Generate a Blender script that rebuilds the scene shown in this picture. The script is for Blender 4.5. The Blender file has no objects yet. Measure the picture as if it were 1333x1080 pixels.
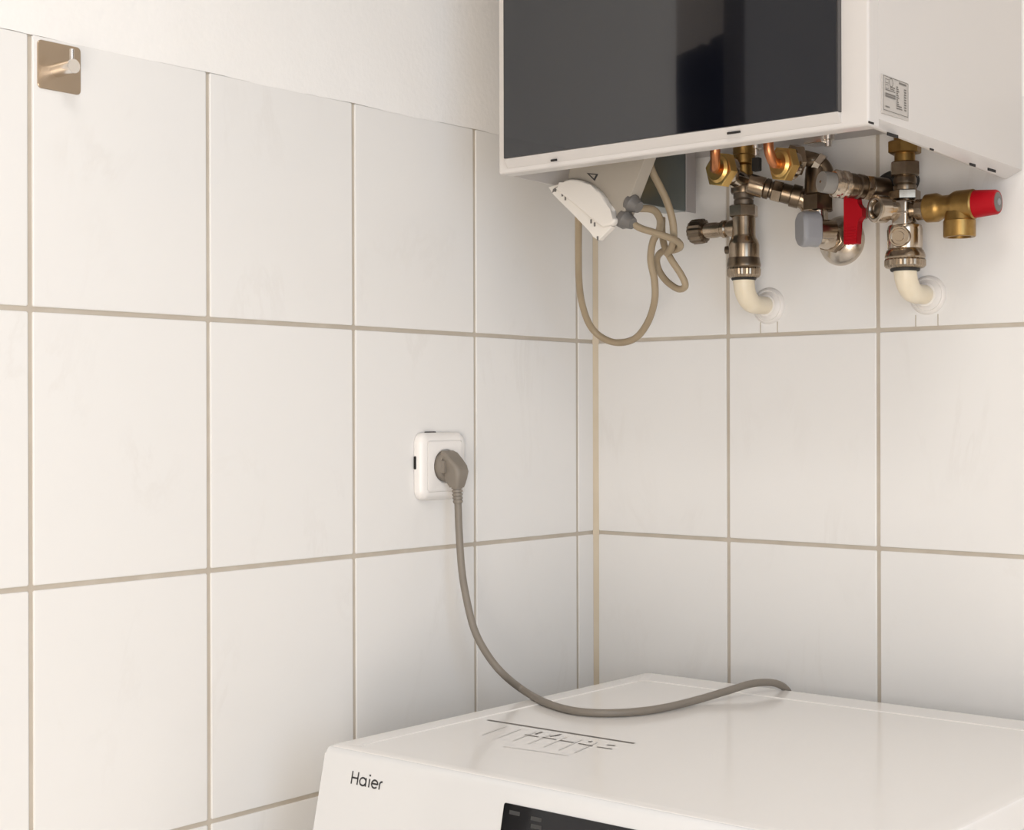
# Tiled utility corner with a wall boiler, its valves, and a washing machine below.  Units: metres, floor at z = 0.
import bpy, bmesh, math, random
from mathutils import Vector, Matrix
random.seed(7)
scene = bpy.context.scene
COL = scene.collection
J = 1.27            # height of the horizontal tile joint below the boiler

# ------------------------------------------------------------------ camera, world, lights, exposure
cam_d = bpy.data.cameras.new('camera'); cam = bpy.data.objects.new('camera', cam_d); COL.objects.link(cam)
cam_d.sensor_width = 36.0; cam_d.lens = 54.012; cam_d.clip_start = 0.02
cam.matrix_world = Matrix.Translation((1.2261, -1.63712, 1.17261)) @ Matrix(((0.766729, 0.002085, 0.641967), (0.641966, 0.001536, -0.766732), (-0.002585, 0.999997, -0.000161))).to_4x4()
scene.camera = cam
vs = scene.view_settings
vs.view_transform = 'Standard'; vs.look = 'None'; vs.gamma = 1.0; vs.use_curve_mapping = False
vs.exposure = -0.04
world = bpy.data.worlds.new('sky'); scene.world = world; world.use_nodes = True
bg = world.node_tree.nodes['Background']; bg.inputs[0].default_value = (0.80, 0.90, 1.0, 1); bg.inputs[1].default_value = 0.3

def area(name, loc, target, sx, sy, watts, color):
    d = bpy.data.lights.new(name, 'AREA'); d.shape = 'RECTANGLE'; d.size = sx; d.size_y = sy; d.energy = watts; d.color = color
    o = bpy.data.objects.new(name, d); COL.objects.link(o); o.location = loc
    o.rotation_euler = (Vector(target) - Vector(loc)).to_track_quat('-Z', 'Y').to_euler()
    return o
# unseen lights added to brighten walls, lid and the shade under the boiler
def lamp(name, loc, target, sx, sy, rgb):
    w = max(rgb); return area(name, loc, target, sx, sy, w, tuple(c / w for c in rgb))
LA = lamp('added_side_light', (1.74, -1.30, 1.35), (0.0, -1.00, 1.25), 0.7, 1.3, (5.4, 6.9, 8.9))  # added side light, strongest on the outer end of the left wall
LC = lamp('added_top_fill', (0.95, -1.40, 2.44), (0.90, -1.35, 0.0), 0.5, 0.5, (8.6, 8.45, 8.2))  # added overhead fill, mainly for the machine's lid
LD = lamp('added_near_light', (1.40, -2.54, 1.10), (0.20, -0.20, 1.20), 0.7, 1.9, (13.0, 12.2, 11.3))  # added main light; the near wall has no glass door
LF = lamp('added_low_fill', (1.40, -2.54, 0.62), (0.10, -0.15, 1.30), 0.7, 1.0, (23.5, 21.6, 19.6))  # second added light, set low to fill the shade under the boiler

LH = lamp('added_hall_fill', (-0.40, -1.15, 2.30), (-0.80, -2.1, 1.9), 0.3, 0.3, (9.0, 9.0, 9.5))  # added to brighten the hall wall mirrored in the boiler's glass

# ------------------------------------------------------------------ helpers
origin = {}
def thing(name, label, cat, loc, group=None):
    o = bpy.data.objects.new(name, None); COL.objects.link(o); o.location = loc; o.empty_display_size = 0.05
    o['label'] = label; o['category'] = cat
    if group: o['group'] = group
    origin[o.name] = Vector(loc)
    return o
def obj(name, bm, mat, parent=None, label=None, sharp=35, kind=None):
    bmesh.ops.recalc_face_normals(bm, faces=bm.faces)
    cs = [v.co for v in bm.verts]
    lo = Vector([min(c[i] for c in cs) for i in range(3)]); hi = Vector([max(c[i] for c in cs) for i in range(3)])
    c0 = (lo + hi) / 2
    for v in bm.verts: v.co -= c0
    me = bpy.data.meshes.new(name); bm.to_mesh(me); bm.free()
    me.polygons.foreach_set('use_smooth', [True] * len(me.polygons))
    me.set_sharp_from_angle(angle=math.radians(sharp))
    me.materials.append(mat)
    o = bpy.data.objects.new(name, me); COL.objects.link(o)
    origin[o.name] = c0
    wn = o.modifiers.new('weighted_normal', 'WEIGHTED_NORMAL'); wn.keep_sharp = True; wn.weight = 100
    if parent is not None:
        o.parent = parent; o.location = c0 - origin[parent.name]
    else:
        o.location = c0
    if label: o['label'] = label
    if kind: o['kind'] = kind
    return o
def NB(): return bmesh.new()
def box(bm, lo, hi, bev=0.0, seg=2):
    b = bmesh.new()
    bmesh.ops.create_cube(b, size=1.0)
    s = [hi[i] - lo[i] for i in range(3)]
    for v in b.verts: v.co = Vector([lo[i] + (v.co[i] + 0.5) * s[i] for i in range(3)])
    if bev: bmesh.ops.bevel(b, geom=b.edges[:], offset=bev, segments=seg, profile=0.5, affect='EDGES')
    join(bm, b); return bm
def join(bm, b):
    vm = {}
    for v in b.verts: vm[v] = bm.verts.new(v.co)
    for fa in b.faces:
        try: bm.faces.new([vm[v] for v in fa.verts])
        except ValueError: pass
    b.free()
def frame(d):
    d = Vector(d).normalized()
    a = Vector((0, 0, 1)) if abs(d.z) < 0.9 else Vector((1, 0, 0))
    x = a.cross(d).normalized(); y = d.cross(x)
    return x, y, d
def lathe(bm, o, d, prof, seg=32, knurl=0.0, rot=0.0):
    """turn a profile [(radius, distance along d), ...] about the axis through o; seg 6 makes a hexagon"""
    x, y, d = frame(d); o = Vector(o); rings = []
    for r, t in prof:
        ring = []
        for k in range(seg):
            a = rot + 2 * math.pi * k / seg
            rr = r * (1 - knurl * (k % 2))
            ring.append(bm.verts.new(o + d * t + (x * math.cos(a) + y * math.sin(a)) * rr))
        rings.append(ring)
    for A, B in zip(rings, rings[1:]):
        for k in range(seg): bm.faces.new((A[k], A[(k + 1) % seg], B[(k + 1) % seg], B[k]))
    bm.faces.new(rings[0][::-1]); bm.faces.new(rings[-1])
    return bm
def hexa(bm, o, d, r, t0, t1, rot=0.0, ch=0.12):
    c = r * ch
    return lathe(bm, o, d, [(r - c, t0), (r, t0 + c * 0.6), (r, t1 - c * 0.6), (r - c, t1)], 6, rot=rot)
def smooth(pts, n=8):
    P = [Vector(q) for q in pts]; out = []
    P = [P[0] * 2 - P[1]] + P + [P[-1] * 2 - P[-2]]
    for i in range(1, len(P) - 2):
        for k in range(n):
            t = k / n
            out.append(0.5 * ((2 * P[i]) + (-P[i-1] + P[i+1]) * t + (2*P[i-1] - 5*P[i] + 4*P[i+1] - P[i+2]) * t*t + (-P[i-1] + 3*P[i] - 3*P[i+1] + P[i+2]) * t**3))
    out.append(P[-2]); return out
def tube(bm, pts, r, seg=12, n=8):
    """round tube along a smoothed path; r may be one radius or one per given point"""
    R = r if isinstance(r, (list, tuple)) else [r] * len(pts)
    S = smooth(pts, n); RR = []
    for i in range(len(S)):
        q = i / n; a = min(int(q), len(R) - 1); b = min(a + 1, len(R) - 1); RR.append(R[a] + (R[b] - R[a]) * (q - a))
    t = (S[1] - S[0]).normalized(); x, y, _ = frame(t); rings = []
    for i, s in enumerate(S):
        t2 = (S[min(i+1, len(S)-1)] - S[max(i-1, 0)]).normalized()
        x = (x - t2 * x.dot(t2)).normalized(); y = t2.cross(x)
        rings.append([bm.verts.new(s + (x * math.cos(2*math.pi*k/seg) + y * math.sin(2*math.pi*k/seg)) * RR[i]) for k in range(seg)])
    for A, B in zip(rings, rings[1:]):
        for k in range(seg): bm.faces.new((A[k], A[(k+1) % seg], B[(k+1) % seg], B[k]))
    bm.faces.new(rings[0][::-1]); bm.faces.new(rings[-1]); return bm
def prism(bm, poly, ext, bev=0.0, seg=2):
    """extrude a planar polygon (3-D points) by the vector ext"""
    b = bmesh.new(); e = Vector(ext)
    A = [b.verts.new(q) for q in poly]; B = [b.verts.new(Vector(q) + e) for q in poly]
    n = len(poly); b.faces.new(A); b.faces.new(B[::-1])
    for k in range(n): b.faces.new((A[k], B[k], B[(k+1) % n], A[(k+1) % n]))
    if bev: bmesh.ops.bevel(b, geom=b.edges[:], offset=bev, segments=seg, profile=0.5, affect='EDGES', clamp_overlap=True)
    join(bm, b); return bm
def rrect(cx, cy, w, h, r, n=6):
    out = []
    for sx, sy, a0 in ((1, 1, 0), (-1, 1, 90), (-1, -1, 180), (1, -1, 270)):
        for k in range(n + 1):
            a = math.radians(a0 + 90 * k / n)
            out.append((cx + sx * (w/2 - r) + r * math.cos(a), cy + sy * (h/2 - r) + r * math.sin(a)))
    return out
def loft(bm, loops, cap=True):
    V = [[bm.verts.new(q) for q in L] for L in loops]; n = len(V[0])
    for A, B in zip(V, V[1:]):
        for k in range(n): bm.faces.new((A[k], A[(k+1) % n], B[(k+1) % n], B[k]))
    if cap: bm.faces.new(V[-1])
    return bm
def ribbon(bm, pts, w, O, ex, ey, ez, th=0.00025, closed=False):
    """flat printed stroke of width w along 2-D points on the plane O, ex, ey, raised th along ez"""
    P = [Vector((a, b)) for a, b in pts]; n = len(P); L = []; Rr = []
    for i in range(n):
        a = P[i-1] if (i or closed) else P[i]; b = P[(i+1) % n] if (i < n-1 or closed) else P[i]
        t = (b - a).normalized(); m = Vector((-t.y, t.x)) * w / 2
        L.append(P[i] + m); Rr.append(P[i] - m)
    M = lambda q: bm.verts.new(O + ex * q.x + ey * q.y + ez * th)
    LV = [M(q) for q in L]; RV = [M(q) for q in Rr]
    for i in range(n if closed else n - 1): bm.faces.new((LV[i], RV[i], RV[(i+1) % n], LV[(i+1) % n]))

# ------------------------------------------------------------------ materials
def mat(name, color, rough=0.4, metal=0.0, coat=0.0, spec=0.5, bump=None, vary=None, vein=None, aniso=0.0):
    m = bpy.data.materials.new(name); m.use_nodes = True; nt = m.node_tree; N = nt.nodes; L = nt.links
    b = N['Principled BSDF']
    b.inputs['Base Color'].default_value = (*color, 1); b.inputs['Roughness'].default_value = rough
    b.inputs['Metallic'].default_value = metal; b.inputs['Coat Weight'].default_value = coat
    b.inputs['Coat Roughness'].default_value = 0.08; b.inputs['Specular IOR Level'].default_value = spec
    tc = N.new('ShaderNodeTexCoord')
    if vary:                     # (scale, strength, second colour)
        nz = N.new('ShaderNodeTexNoise'); nz.inputs['Scale'].default_value = vary[0]; nz.inputs['Detail'].default_value = 5
        mx = N.new('ShaderNodeMix'); mx.data_type = 'RGBA'
        mx.inputs[6].default_value = (*color, 1); mx.inputs[7].default_value = (*vary[2], 1)
        mr = N.new('ShaderNodeMapRange'); mr.inputs[1].default_value = 0.4; mr.inputs[2].default_value = 0.7; mr.inputs[4].default_value = vary[1]
        L.new(tc.outputs['Object'], nz.inputs['Vector']); L.new(nz.outputs[0], mr.inputs[0]); L.new(mr.outputs[0], mx.inputs[0]); L.new(mx.outputs[2], b.inputs['Base Color'])
    if vein:                     # faint diagonal marble veins, shifted from tile to tile
        oi = N.new('ShaderNodeObjectInfo'); ml = N.new('ShaderNodeVectorMath'); ml.operation = 'MULTIPLY_ADD'
        cx = N.new('ShaderNodeCombineXYZ')
        for i in range(3): L.new(oi.outputs['Random'], cx.inputs[i])
        ml.inputs[1].default_value = (37, 21, 53); L.new(cx.outputs[0], ml.inputs[0]); L.new(tc.outputs['Object'], ml.inputs[2])
        mp = N.new('ShaderNodeMapping'); mp.inputs['Rotation'].default_value = (0.6, 0.6, 0.5); mp.inputs['Scale'].default_value = (1.0, 1.0, 0.45)
        L.new(ml.outputs[0], mp.inputs[0])
        nz = N.new('ShaderNodeTexNoise'); nz.inputs['Scale'].default_value = 7; nz.inputs['Detail'].default_value = 7; nz.inputs['Roughness'].default_value = 0.62; nz.inputs['Distortion'].default_value = 0.7
        L.new(mp.outputs[0], nz.inputs['Vector'])
        sb = N.new('ShaderNodeMath'); sb.operation = 'SUBTRACT'; sb.inputs[1].default_value = 0.5; L.new(nz.outputs[0], sb.inputs[0])
        ab = N.new('ShaderNodeMath'); ab.operation = 'ABSOLUTE'; L.new(sb.outputs[0], ab.inputs[0])
        mr = N.new('ShaderNodeMapRange'); mr.inputs[1].default_value = 0.0; mr.inputs[2].default_value = 0.03; mr.inputs[3].default_value = 1; mr.inputs[4].default_value = 0
        L.new(ab.outputs[0], mr.inputs[0])
        n2 = N.new('ShaderNodeTexNoise'); n2.inputs['Scale'].default_value = 9; L.new(ml.outputs[0], n2.inputs['Vector'])
        m2 = N.new('ShaderNodeMapRange'); m2.inputs[1].default_value = 0.5; m2.inputs[2].default_value = 0.7; m2.inputs[4].default_value = vein[0]; L.new(n2.outputs[0], m2.inputs[0])
        mu = N.new('ShaderNodeMath'); mu.operation = 'MULTIPLY'; L.new(mr.outputs[0], mu.inputs[0]); L.new(m2.outputs[0], mu.inputs[1])
        mx = N.new('ShaderNodeMix'); mx.data_type = 'RGBA'; mx.inputs[6].default_value = (*color, 1); mx.inputs[7].default_value = (*vein[1], 1)
        L.new(mu.outputs[0], mx.inputs[0]); L.new(mx.outputs[2], b.inputs['Base Color'])
    if bump:                     # (scale, strength, distance)
        nz = N.new('ShaderNodeTexNoise'); nz.inputs['Scale'].default_value = bump[0]; nz.inputs['Detail'].default_value = 6
        bp = N.new('ShaderNodeBump'); bp.inputs['Strength'].default_value = bump[1]; bp.inputs['Distance'].default_value = bump[2]
        L.new(tc.outputs['Object'], nz.inputs['Vector']); L.new(nz.outputs[0], bp.inputs['Height']); L.new(bp.outputs[0], b.inputs['Normal'])
    return m
M = {
 'tile': mat('glazed_tile', (0.805, 0.788, 0.765), 0.22, vein=(0.16, (0.64, 0.60, 0.56)), bump=(3.5, 0.05, 0.004), spec=0.4),
 'grout': mat('grout', (0.50, 0.44, 0.365), 0.95, vary=(30, 0.7, (0.57, 0.515, 0.44)), bump=(300, 0.3, 0.001)),
 'plaster': mat('plaster', (0.87, 0.85, 0.825), 0.9, bump=(150, 0.16, 0.003), vary=(5, 0.4, (0.83, 0.80, 0.765))),
 'caulk': mat('caulk', (0.62, 0.53, 0.40), 0.5, vary=(12, 0.8, (0.56, 0.46, 0.32))),
 'paint': mat('wall_paint', (0.80, 0.745, 0.67), 0.9),
 'floor': mat('floor_tile', (0.62, 0.555, 0.465), 0.5, vary=(6, 0.5, (0.67, 0.61, 0.52))),
 'door': mat('door_paint', (0.30, 0.30, 0.31), 0.5),
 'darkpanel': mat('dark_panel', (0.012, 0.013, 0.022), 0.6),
 'enamel': mat('white_enamel', (0.73, 0.73, 0.73), 0.25, coat=0.25),
 'lid': mat('white_lid', (0.87, 0.845, 0.82), 0.17, coat=0.2),
 'casing': mat('boiler_casing', (0.63, 0.595, 0.565), 0.30, coat=0.15),
 'glass': mat('black_glass', (0.0025, 0.003, 0.006), 0.03, coat=0.8, spec=0.6, vary=(14, 0.5, (0.006, 0.006, 0.008))),
 'glassedge': mat('glass_edge', (0.07, 0.065, 0.065), 0.15),
 'display': mat('display_glass', (0.013, 0.013, 0.014), 0.06, coat=0.6),
 'print': mat('dark_print', (0.03, 0.03, 0.032), 0.5),
 'faint': mat('grey_print', (0.67, 0.65, 0.63), 0.5),
 'midprint': mat('brown_grey_print', (0.16, 0.145, 0.13), 0.5),
 'nickel': mat('nickel', (0.43, 0.35, 0.265), 0.22, 1.0, vary=(45, 0.8, (0.27, 0.205, 0.14)), bump=(120, 0.08, 0.001)),
 'nickelpale': mat('pale_nickel', (0.60, 0.52, 0.43), 0.18, 1.0, vary=(60, 0.6, (0.55, 0.48, 0.40))),
 'nickeldark': mat('tarnished_nickel', (0.22, 0.17, 0.12), 0.30, 1.0, vary=(50, 0.8, (0.16, 0.13, 0.10))),
 'thread': mat('dark_thread', (0.20, 0.165, 0.13), 0.5, 0.9),
 'chrome': mat('satin_chrome', (0.60, 0.54, 0.47), 0.22, 1.0),
 'brass': mat('brass', (0.40, 0.25, 0.085), 0.38, 1.0, vary=(60, 0.8, (0.26, 0.155, 0.05)), bump=(250, 0.12, 0.001)),
 'brassnut': mat('bright_brass', (0.83, 0.56, 0.20), 0.36, 1.0, vary=(50, 0.6, (0.66, 0.41, 0.14))),
 'copper': mat('copper', (0.68, 0.28, 0.13), 0.33, 1.0, vary=(60, 0.6, (0.58, 0.22, 0.09))),
 'rubber': mat('black_rubber', (0.02, 0.018, 0.016), 0.6),
 'red': mat('red_plastic', (0.40, 0.003, 0.010), 0.48, spec=0.18),
 'greycap': mat('grey_blue_cap', (0.29, 0.29, 0.305), 0.42),
 'capface': mat('grey_cap_face', (0.27, 0.255, 0.235), 0.5),
 'pvc': mat('cream_pipe', (0.85, 0.76, 0.60), 0.35, vary=(30, 0.6, (0.80, 0.68, 0.47))),
 'rosette': mat('white_collar', (0.80, 0.765, 0.725), 0.4),
 'boxplastic': mat('beige_grey_plastic', (0.41, 0.365, 0.305), 0.5, vary=(6, 0.5, (0.37, 0.325, 0.27))),
 'coverplastic': mat('white_plastic', (0.76, 0.715, 0.655), 0.45),
 'gland': mat('grey_gland', (0.15, 0.14, 0.13), 0.5),
 'cable': mat('beige_cable', (0.37, 0.29, 0.19), 0.5, vary=(20, 0.7, (0.30, 0.23, 0.145))),
 'cord': mat('grey_cord', (0.235, 0.205, 0.17), 0.45, vary=(25, 0.5, (0.20, 0.172, 0.142))),
 'socket': mat('socket_white', (0.86, 0.83, 0.80), 0.28, coat=0.2),
 'hole': mat('dark_gap', (0.012, 0.010, 0.009), 0.8),
 'steel': mat('brushed_steel', (0.52, 0.415, 0.31), 0.34, 1.0, bump=(40, 0.05, 0.001)),
 'steelpale': mat('polished_steel', (0.83, 0.79, 0.745), 0.22, 1.0),
 'zinc': mat('galvanised_sheet', (0.24, 0.275, 0.27), 0.30, 0.85, vary=(8, 0.7, (0.18, 0.21, 0.21))),
 'zincpale': mat('pale_sheet', (0.50, 0.47, 0.46), 0.4, 0.4),
 'plate': mat('data_plate', (0.50, 0.465, 0.43), 0.4, 0.2),
}

# ------------------------------------------------------------------ room
def struct(name, bm, m, parent=None):
    o = obj(name, bm, m, parent, sharp=30)
    if parent is None: o['kind'] = 'structure'
    return o
G = 0.0018          # depth of the grout joints behind the tile faces
b = NB(); box(b, (-0.9, -2.75, -0.10), (1.95, 0.15, 0.0)); struct('floor', b, M['floor'])
b = NB(); box(b, (-0.9, -2.75, 2.50), (1.95, 0.15, 2.60)); struct('ceiling', b, M['paint'])
b = NB(); box(b, (-0.14, -0.90, 0.0), (-G, 0.0, 2.50)); box(b, (-0.14, -1.90, 2.02), (-G, -0.90, 2.50)); box(b, (-0.14, -2.60, 0.0), (-G, -1.90, 2.50))
wl = struct('wall_left', b, M['grout'])
b = NB(); box(b, (-0.14, G, 0.0), (1.80, 0.14, 2.50)); wr = struct('wall_right', b, M['grout'])
b = NB(); box(b, (-0.9, -2.75, 0.0), (1.95, -2.60, 2.50)); struct('wall_near', b, M['paint'])
b = NB()
box(b, (1.80, -2.60, 0.0), (1.95, -1.70, 2.50)); box(b, (1.80, -0.95, 0.0), (1.95, 0.15, 2.50))
box(b, (1.80, -1.70, 0.0), (1.95, -0.95, 0.68)); box(b, (1.80, -1.70, 2.06), (1.95, -0.95, 2.50))
struct('wall_far', b, M['paint'])
b = NB()
box(b, (1.82, -1.70, 0.68), (1.86, -1.65, 2.06)); box(b, (1.82, -1.00, 0.68), (1.86, -0.95, 2.06)); box(b, (1.82, -1.65, 0.68), (1.86, -1.00, 0.73)); box(b, (1.82, -1.65, 2.01), (1.86, -1.00, 2.06))
struct('added_window_1', b, M['enamel'])  # invented window, unseen, an opening for the added side light
# invented doorway and hall in the left wall, added for the boiler glass reflection
b = NB(); box(b, (-0.90, -2.60, 0.0), (-0.80, 0.0, 2.50)); struct('wall_hall', b, M['paint'])
b = NB(); box(b, (-0.80, -0.02, 0.0), (-0.14, 0.0, 2.50)); struct('wall_hall_end', b, M['paint'])
b = NB(); box(b, (-0.06, -1.90, 0.005), (-0.02, -1.12, 2.02), 0.002); struct('door_1', b, M['door'])
b = NB(); prism(b, [(-0.12, -0.905, 0.0), (-0.12, -1.350, 0.0), (-0.12, -1.350, J+0.582), (-0.12, -1.285, J+0.556), (-0.12, -1.18, J+0.510), (-0.12, -1.168, J+0.497), (-0.12, -1.148, J+0.495), (-0.12, -1.134, J+0.487), (-0.12, -1.03, J+0.443), (-0.12, -0.905, J+0.402)], (0.004, 0, 0)); struct('added_reflection_panel', b, M['darkpanel'])  # invented panel, shaped as the dark silhouette mirrored in the boiler's glass

# tiles: 20 x 25 cm, one object each, alike ones share a mesh
GW = 0.0046
mesh_cache = {}
def tile(parent, side, a0, a1, z0, z1):
    """a0..a1 along the wall (away from the corner), z0..z1 relative to the joint J"""
    w, h = a1 - a0, z1 - z0
    key = (side, round(w, 4), round(h, 4))
    if key not in mesh_cache:
        b = NB(); t = 0.007; e = 0.0012
        lp = []
        for off, ins in ((0.0, 0.0), (t - e, 0.0), (t - e * 0.3, e * 0.3), (t, e)):
            pts = rrect(0, 0, w - 2 * ins, h - 2 * ins, 0.0012, 1)
            lp.append([((off, -q[0], q[1]) if side == 'L' else (q[0], -off, q[1])) for q in pts])
        loft(b, lp); bmesh.ops.recalc_face_normals(b, faces=b.faces)
        # an open back would flip: make the face look into the room
        me = bpy.data.meshes.new('tile'); b.to_mesh(me); b.free()
        me.polygons.foreach_set('use_smooth', [True] * len(me.polygons)); me.set_sharp_from_angle(angle=math.radians(12))
        me.materials.append(M['tile']); mesh_cache[key] = me
    o = bpy.data.objects.new('tile', mesh_cache[key]); COL.objects.link(o); o.parent = parent
    am = (a0 + a1) / 2; zm = J + (z0 + z1) / 2
    jit = random.uniform(-0.00025, 0.00025)
    tl = Vector((-0.007 + jit, -am, zm)) if side == 'L' else Vector((am, 0.007 + jit, zm))
    o.location = tl - origin[parent.name]
    o.rotation_euler = (random.uniform(-0.0012, 0.0012), random.uniform(-0.0012, 0.0012), random.uniform(-0.0012, 0.0012))
rows = [(-0.253 * k + (GW / 2), -0.253 * (k - 1) - GW / 2) for k in range(1, 6)] + [(GW / 2, 0.2487)]
gL = [0.0387 + 0.203 * k for k in range(5)]
colsL = [(0.0045, gL[0] - GW / 2)] + [(gL[k] + GW / 2, gL[k + 1] - GW / 2) for k in range(4)] + [(gL[4] + GW / 2, 0.898)]
for c in colsL:
    for z in rows: tile(wl, 'L', c[0], c[1], z[0], z[1])
gR = [0.2054 + 0.203 * k for k in range(8)]
colsR = [(0.0045, gR[0] - GW / 2)] + [(gR[k] + GW / 2, gR[k + 1] - GW / 2) for k in range(7)]
for c in colsR:
    for z in rows: tile(wr, 'R', c[0], c[1], z[0], z[1])
# plaster above the tiles, skimmed down on to their top edges
def plaster(side, a0, a1):
    b = NB(); n = 60; m = 24; g = []
    for i in range(n + 1):
        a = a0 + (a1 - a0) * i / n; col = []
        zb = J + 0.2478 + 0.0007 * math.sin(a * 31) + random.uniform(-0.0004, 0.0004)
        for k in range(m + 1):
            z = zb + (2.50 - zb) * k / m
            d = 0.0006 if k else 0.0002
            if 0 < k < m: d += random.uniform(-0.0004, 0.0004)
            col.append(b.verts.new((d, -a, z) if side == 'L' else (a, -d, z)))
        g.append(col)
    for i in range(n):
        for k in range(m): b.faces.new((g[i][k], g[i+1][k], g[i+1][k+1], g[i][k+1]))
    return b
struct('plaster', plaster('L', 0.0, 0.899), M['plaster'], wl)
struct('plaster', plaster('R', 0.0, 1.80), M['plaster'], wr)
# silicone bead in the corner
b = NB(); prism(b, [(-0.001, 0.001, 0.0), (0.0052, 0.001, 0.0), (0.0030, -0.0012, 0.0), (0.0012, -0.0030, 0.0), (-0.001, -0.0052, 0.0)], (0, 0, J + 0.2485)); struct('trim_1', b, M['caulk'])

# ------------------------------------------------------------------ washing machine
WX0, WX1, WZ = 0.118, 0.7245, J - 0.420
FY0, FY1 = -0.600, -0.625           # front edge of the lid; the front panel leans forward below it
w = thing('washing_machine', 'white washing machine under the boiler with a black display in its leaning front panel', 'washing machine', (0.42, -0.33, 0.0))
b = NB(); box(b, (WX0 + 0.004, -0.56, 0.03), (WX1 - 0.004, -0.055, WZ - 0.028), 0.006); 
for x in (WX0 + 0.06, WX1 - 0.06):
    for y in (-0.52, -0.10): lathe(b, (x, y, 0.0), (0, 0, 1), [(0.02, 0), (0.02, 0.012), (0.012, 0.014), (0.012, 0.035)], 16)
body = obj('body', b, M['enamel'], w)
# front panel: a slab whose top edge is rounded over on to the lid
b = NB(); pr = [(-0.560, WZ - 0.026), (-0.560, WZ - 0.0035), (FY0 + 0.006, WZ - 0.0008), (FY0 + 0.0015, WZ - 0.003), (FY0 - 0.0005, WZ - 0.008), (FY0 - 0.0178, WZ - 0.085), (FY0 - 0.031, WZ - 0.150), (FY0 - 0.031, 0.03), (-0.560, 0.03)]
prism(b, [(WX0, y, z) for y, z in pr], (WX1 - WX0, 0, 0), 0.0022, 2); fp = obj('front_panel', b, M['enamel'], w)
# lid: rounded rim, a fine step, then the slightly sunken top
b = NB(); lx0, lx1, ly0, ly1 = WX0, WX1, FY0 + 0.004, -0.050
lw, lh, lcx, lcy = lx1 - lx0, ly1 - ly0, (lx0 + lx1) / 2, (ly0 + ly1) / 2
def lloop(ins, z, r): return [(q[0], q[1], z) for q in rrect(lcx, lcy, lw - 2 * ins, lh - 2 * ins, r, 5)]
def iloop(z, g): # sunken field: inset left, right and rear, running out at the front
    return [(q[0], q[1], z) for q in rrect(lcx, (ly0 + 0.012 + ly1 - 0.048) / 2, lw - 0.052 - 2 * g, (ly1 - 0.048) - (ly0 + 0.012) - 2 * g, 0.012, 5)]
loft(b, [lloop(0.0, WZ - 0.027, 0.006), lloop(0.0, WZ - 0.004, 0.006), lloop(0.001, WZ - 0.0012, 0.006), lloop(0.004, WZ, 0.006), iloop(WZ, 0.0), iloop(WZ - 0.0010, 0.0014)])
obj('lid', b, M['lid'], w, sharp=28)
# front panel plane
PO = Vector((WX0, FY0 - 0.0005, WZ - 0.008)); PX_ = Vector((1, 0, 0)); PD = Vector((0, -0.0173, -0.077)).normalized(); PN = PX_.cross(PD) * 1.0
if PN.y > 0: PN = -PN
b = NB()
d0 = (0.23261, 0.01088); d1 = (0.37994, 0.00851)
lp = []
for ins, h in ((0, 0.0), (0, 0.0006), (0.0004, 0.0010)):
    lp.append([PO + PX_ * q[0] + PD * q[1] + PN * h for q in rrect((d0[0] + d1[0]) / 2, d0[1] + 0.022, d1[0] - d0[0] - 2 * ins, 0.044 - 2 * ins, 0.002, 3)])
loft(b, lp); disp = obj('display', b, M['display'], w, label='black glossy display panel')
# small grey symbols printed behind the display glass
sym_mat = mat('symbol_print', (0.05, 0.05, 0.05), 0.5)
for q in ((0.24624, 0.01799), (0.27069, 0.01926), (0.27179, 0.02559)):
    b = NB(); ribbon(b, [(q[0] - 0.006, q[1]), (q[0] + 0.006, q[1])], 0.0035, PO, PX_, PD, PN, 0.0012); obj('symbol', b, sym_mat, disp)
# the maker's lettering, thin strokes
b = NB()
h0 = (0.04108, 0.01116); h1 = (0.04111, 0.02315); h2 = (0.08189, 0.02241)
LX, LYt, LYb = h0[0], h0[1], h1[1]; H = LYb - LYt; Wd = h2[0] - h1[0]; sw = H * 0.135
X = lambda q: LX + Wd * q
Yy = lambda q: LYb - H * q
def stroke(pts, closed=False): ribbon(b, [(X(a), Yy(c)) for a, c in pts], sw, PO, PX_, PD, PN, 0.0003, closed)
def arc(cx, cy, rx, ry, a0, a1, n=16): return [(cx + rx * math.cos(math.radians(a0 + (a1 - a0) * k / n)), cy + ry * math.sin(math.radians(a0 + (a1 - a0) * k / n))) for k in range(n + 1)]
stroke([(0.02, 0), (0.02, 1)]); stroke([(0.215, 0), (0.215, 1)]); stroke([(0.02, 0.5), (0.215, 0.5)])
stroke(arc(0.39, 0.34, 0.10, 0.30, 0, 345, 22), True); stroke([(0.49, 0.0), (0.49, 0.66)])
stroke([(0.60, 0.0), (0.60, 0.66)]); stroke([(0.575, 0.93), (0.625, 0.93)])
stroke([(0.685, 0.36), (0.875, 0.36)] + arc(0.78, 0.34, 0.10, 0.30, 5, 320, 20)); stroke([(0.94, 0.0), (0.94, 0.42)] + arc(1.01, 0.42, 0.07, 0.20, 180, 80, 6))
obj('lettering', b, M['print'], w, label='dark grey maker lettering')
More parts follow.
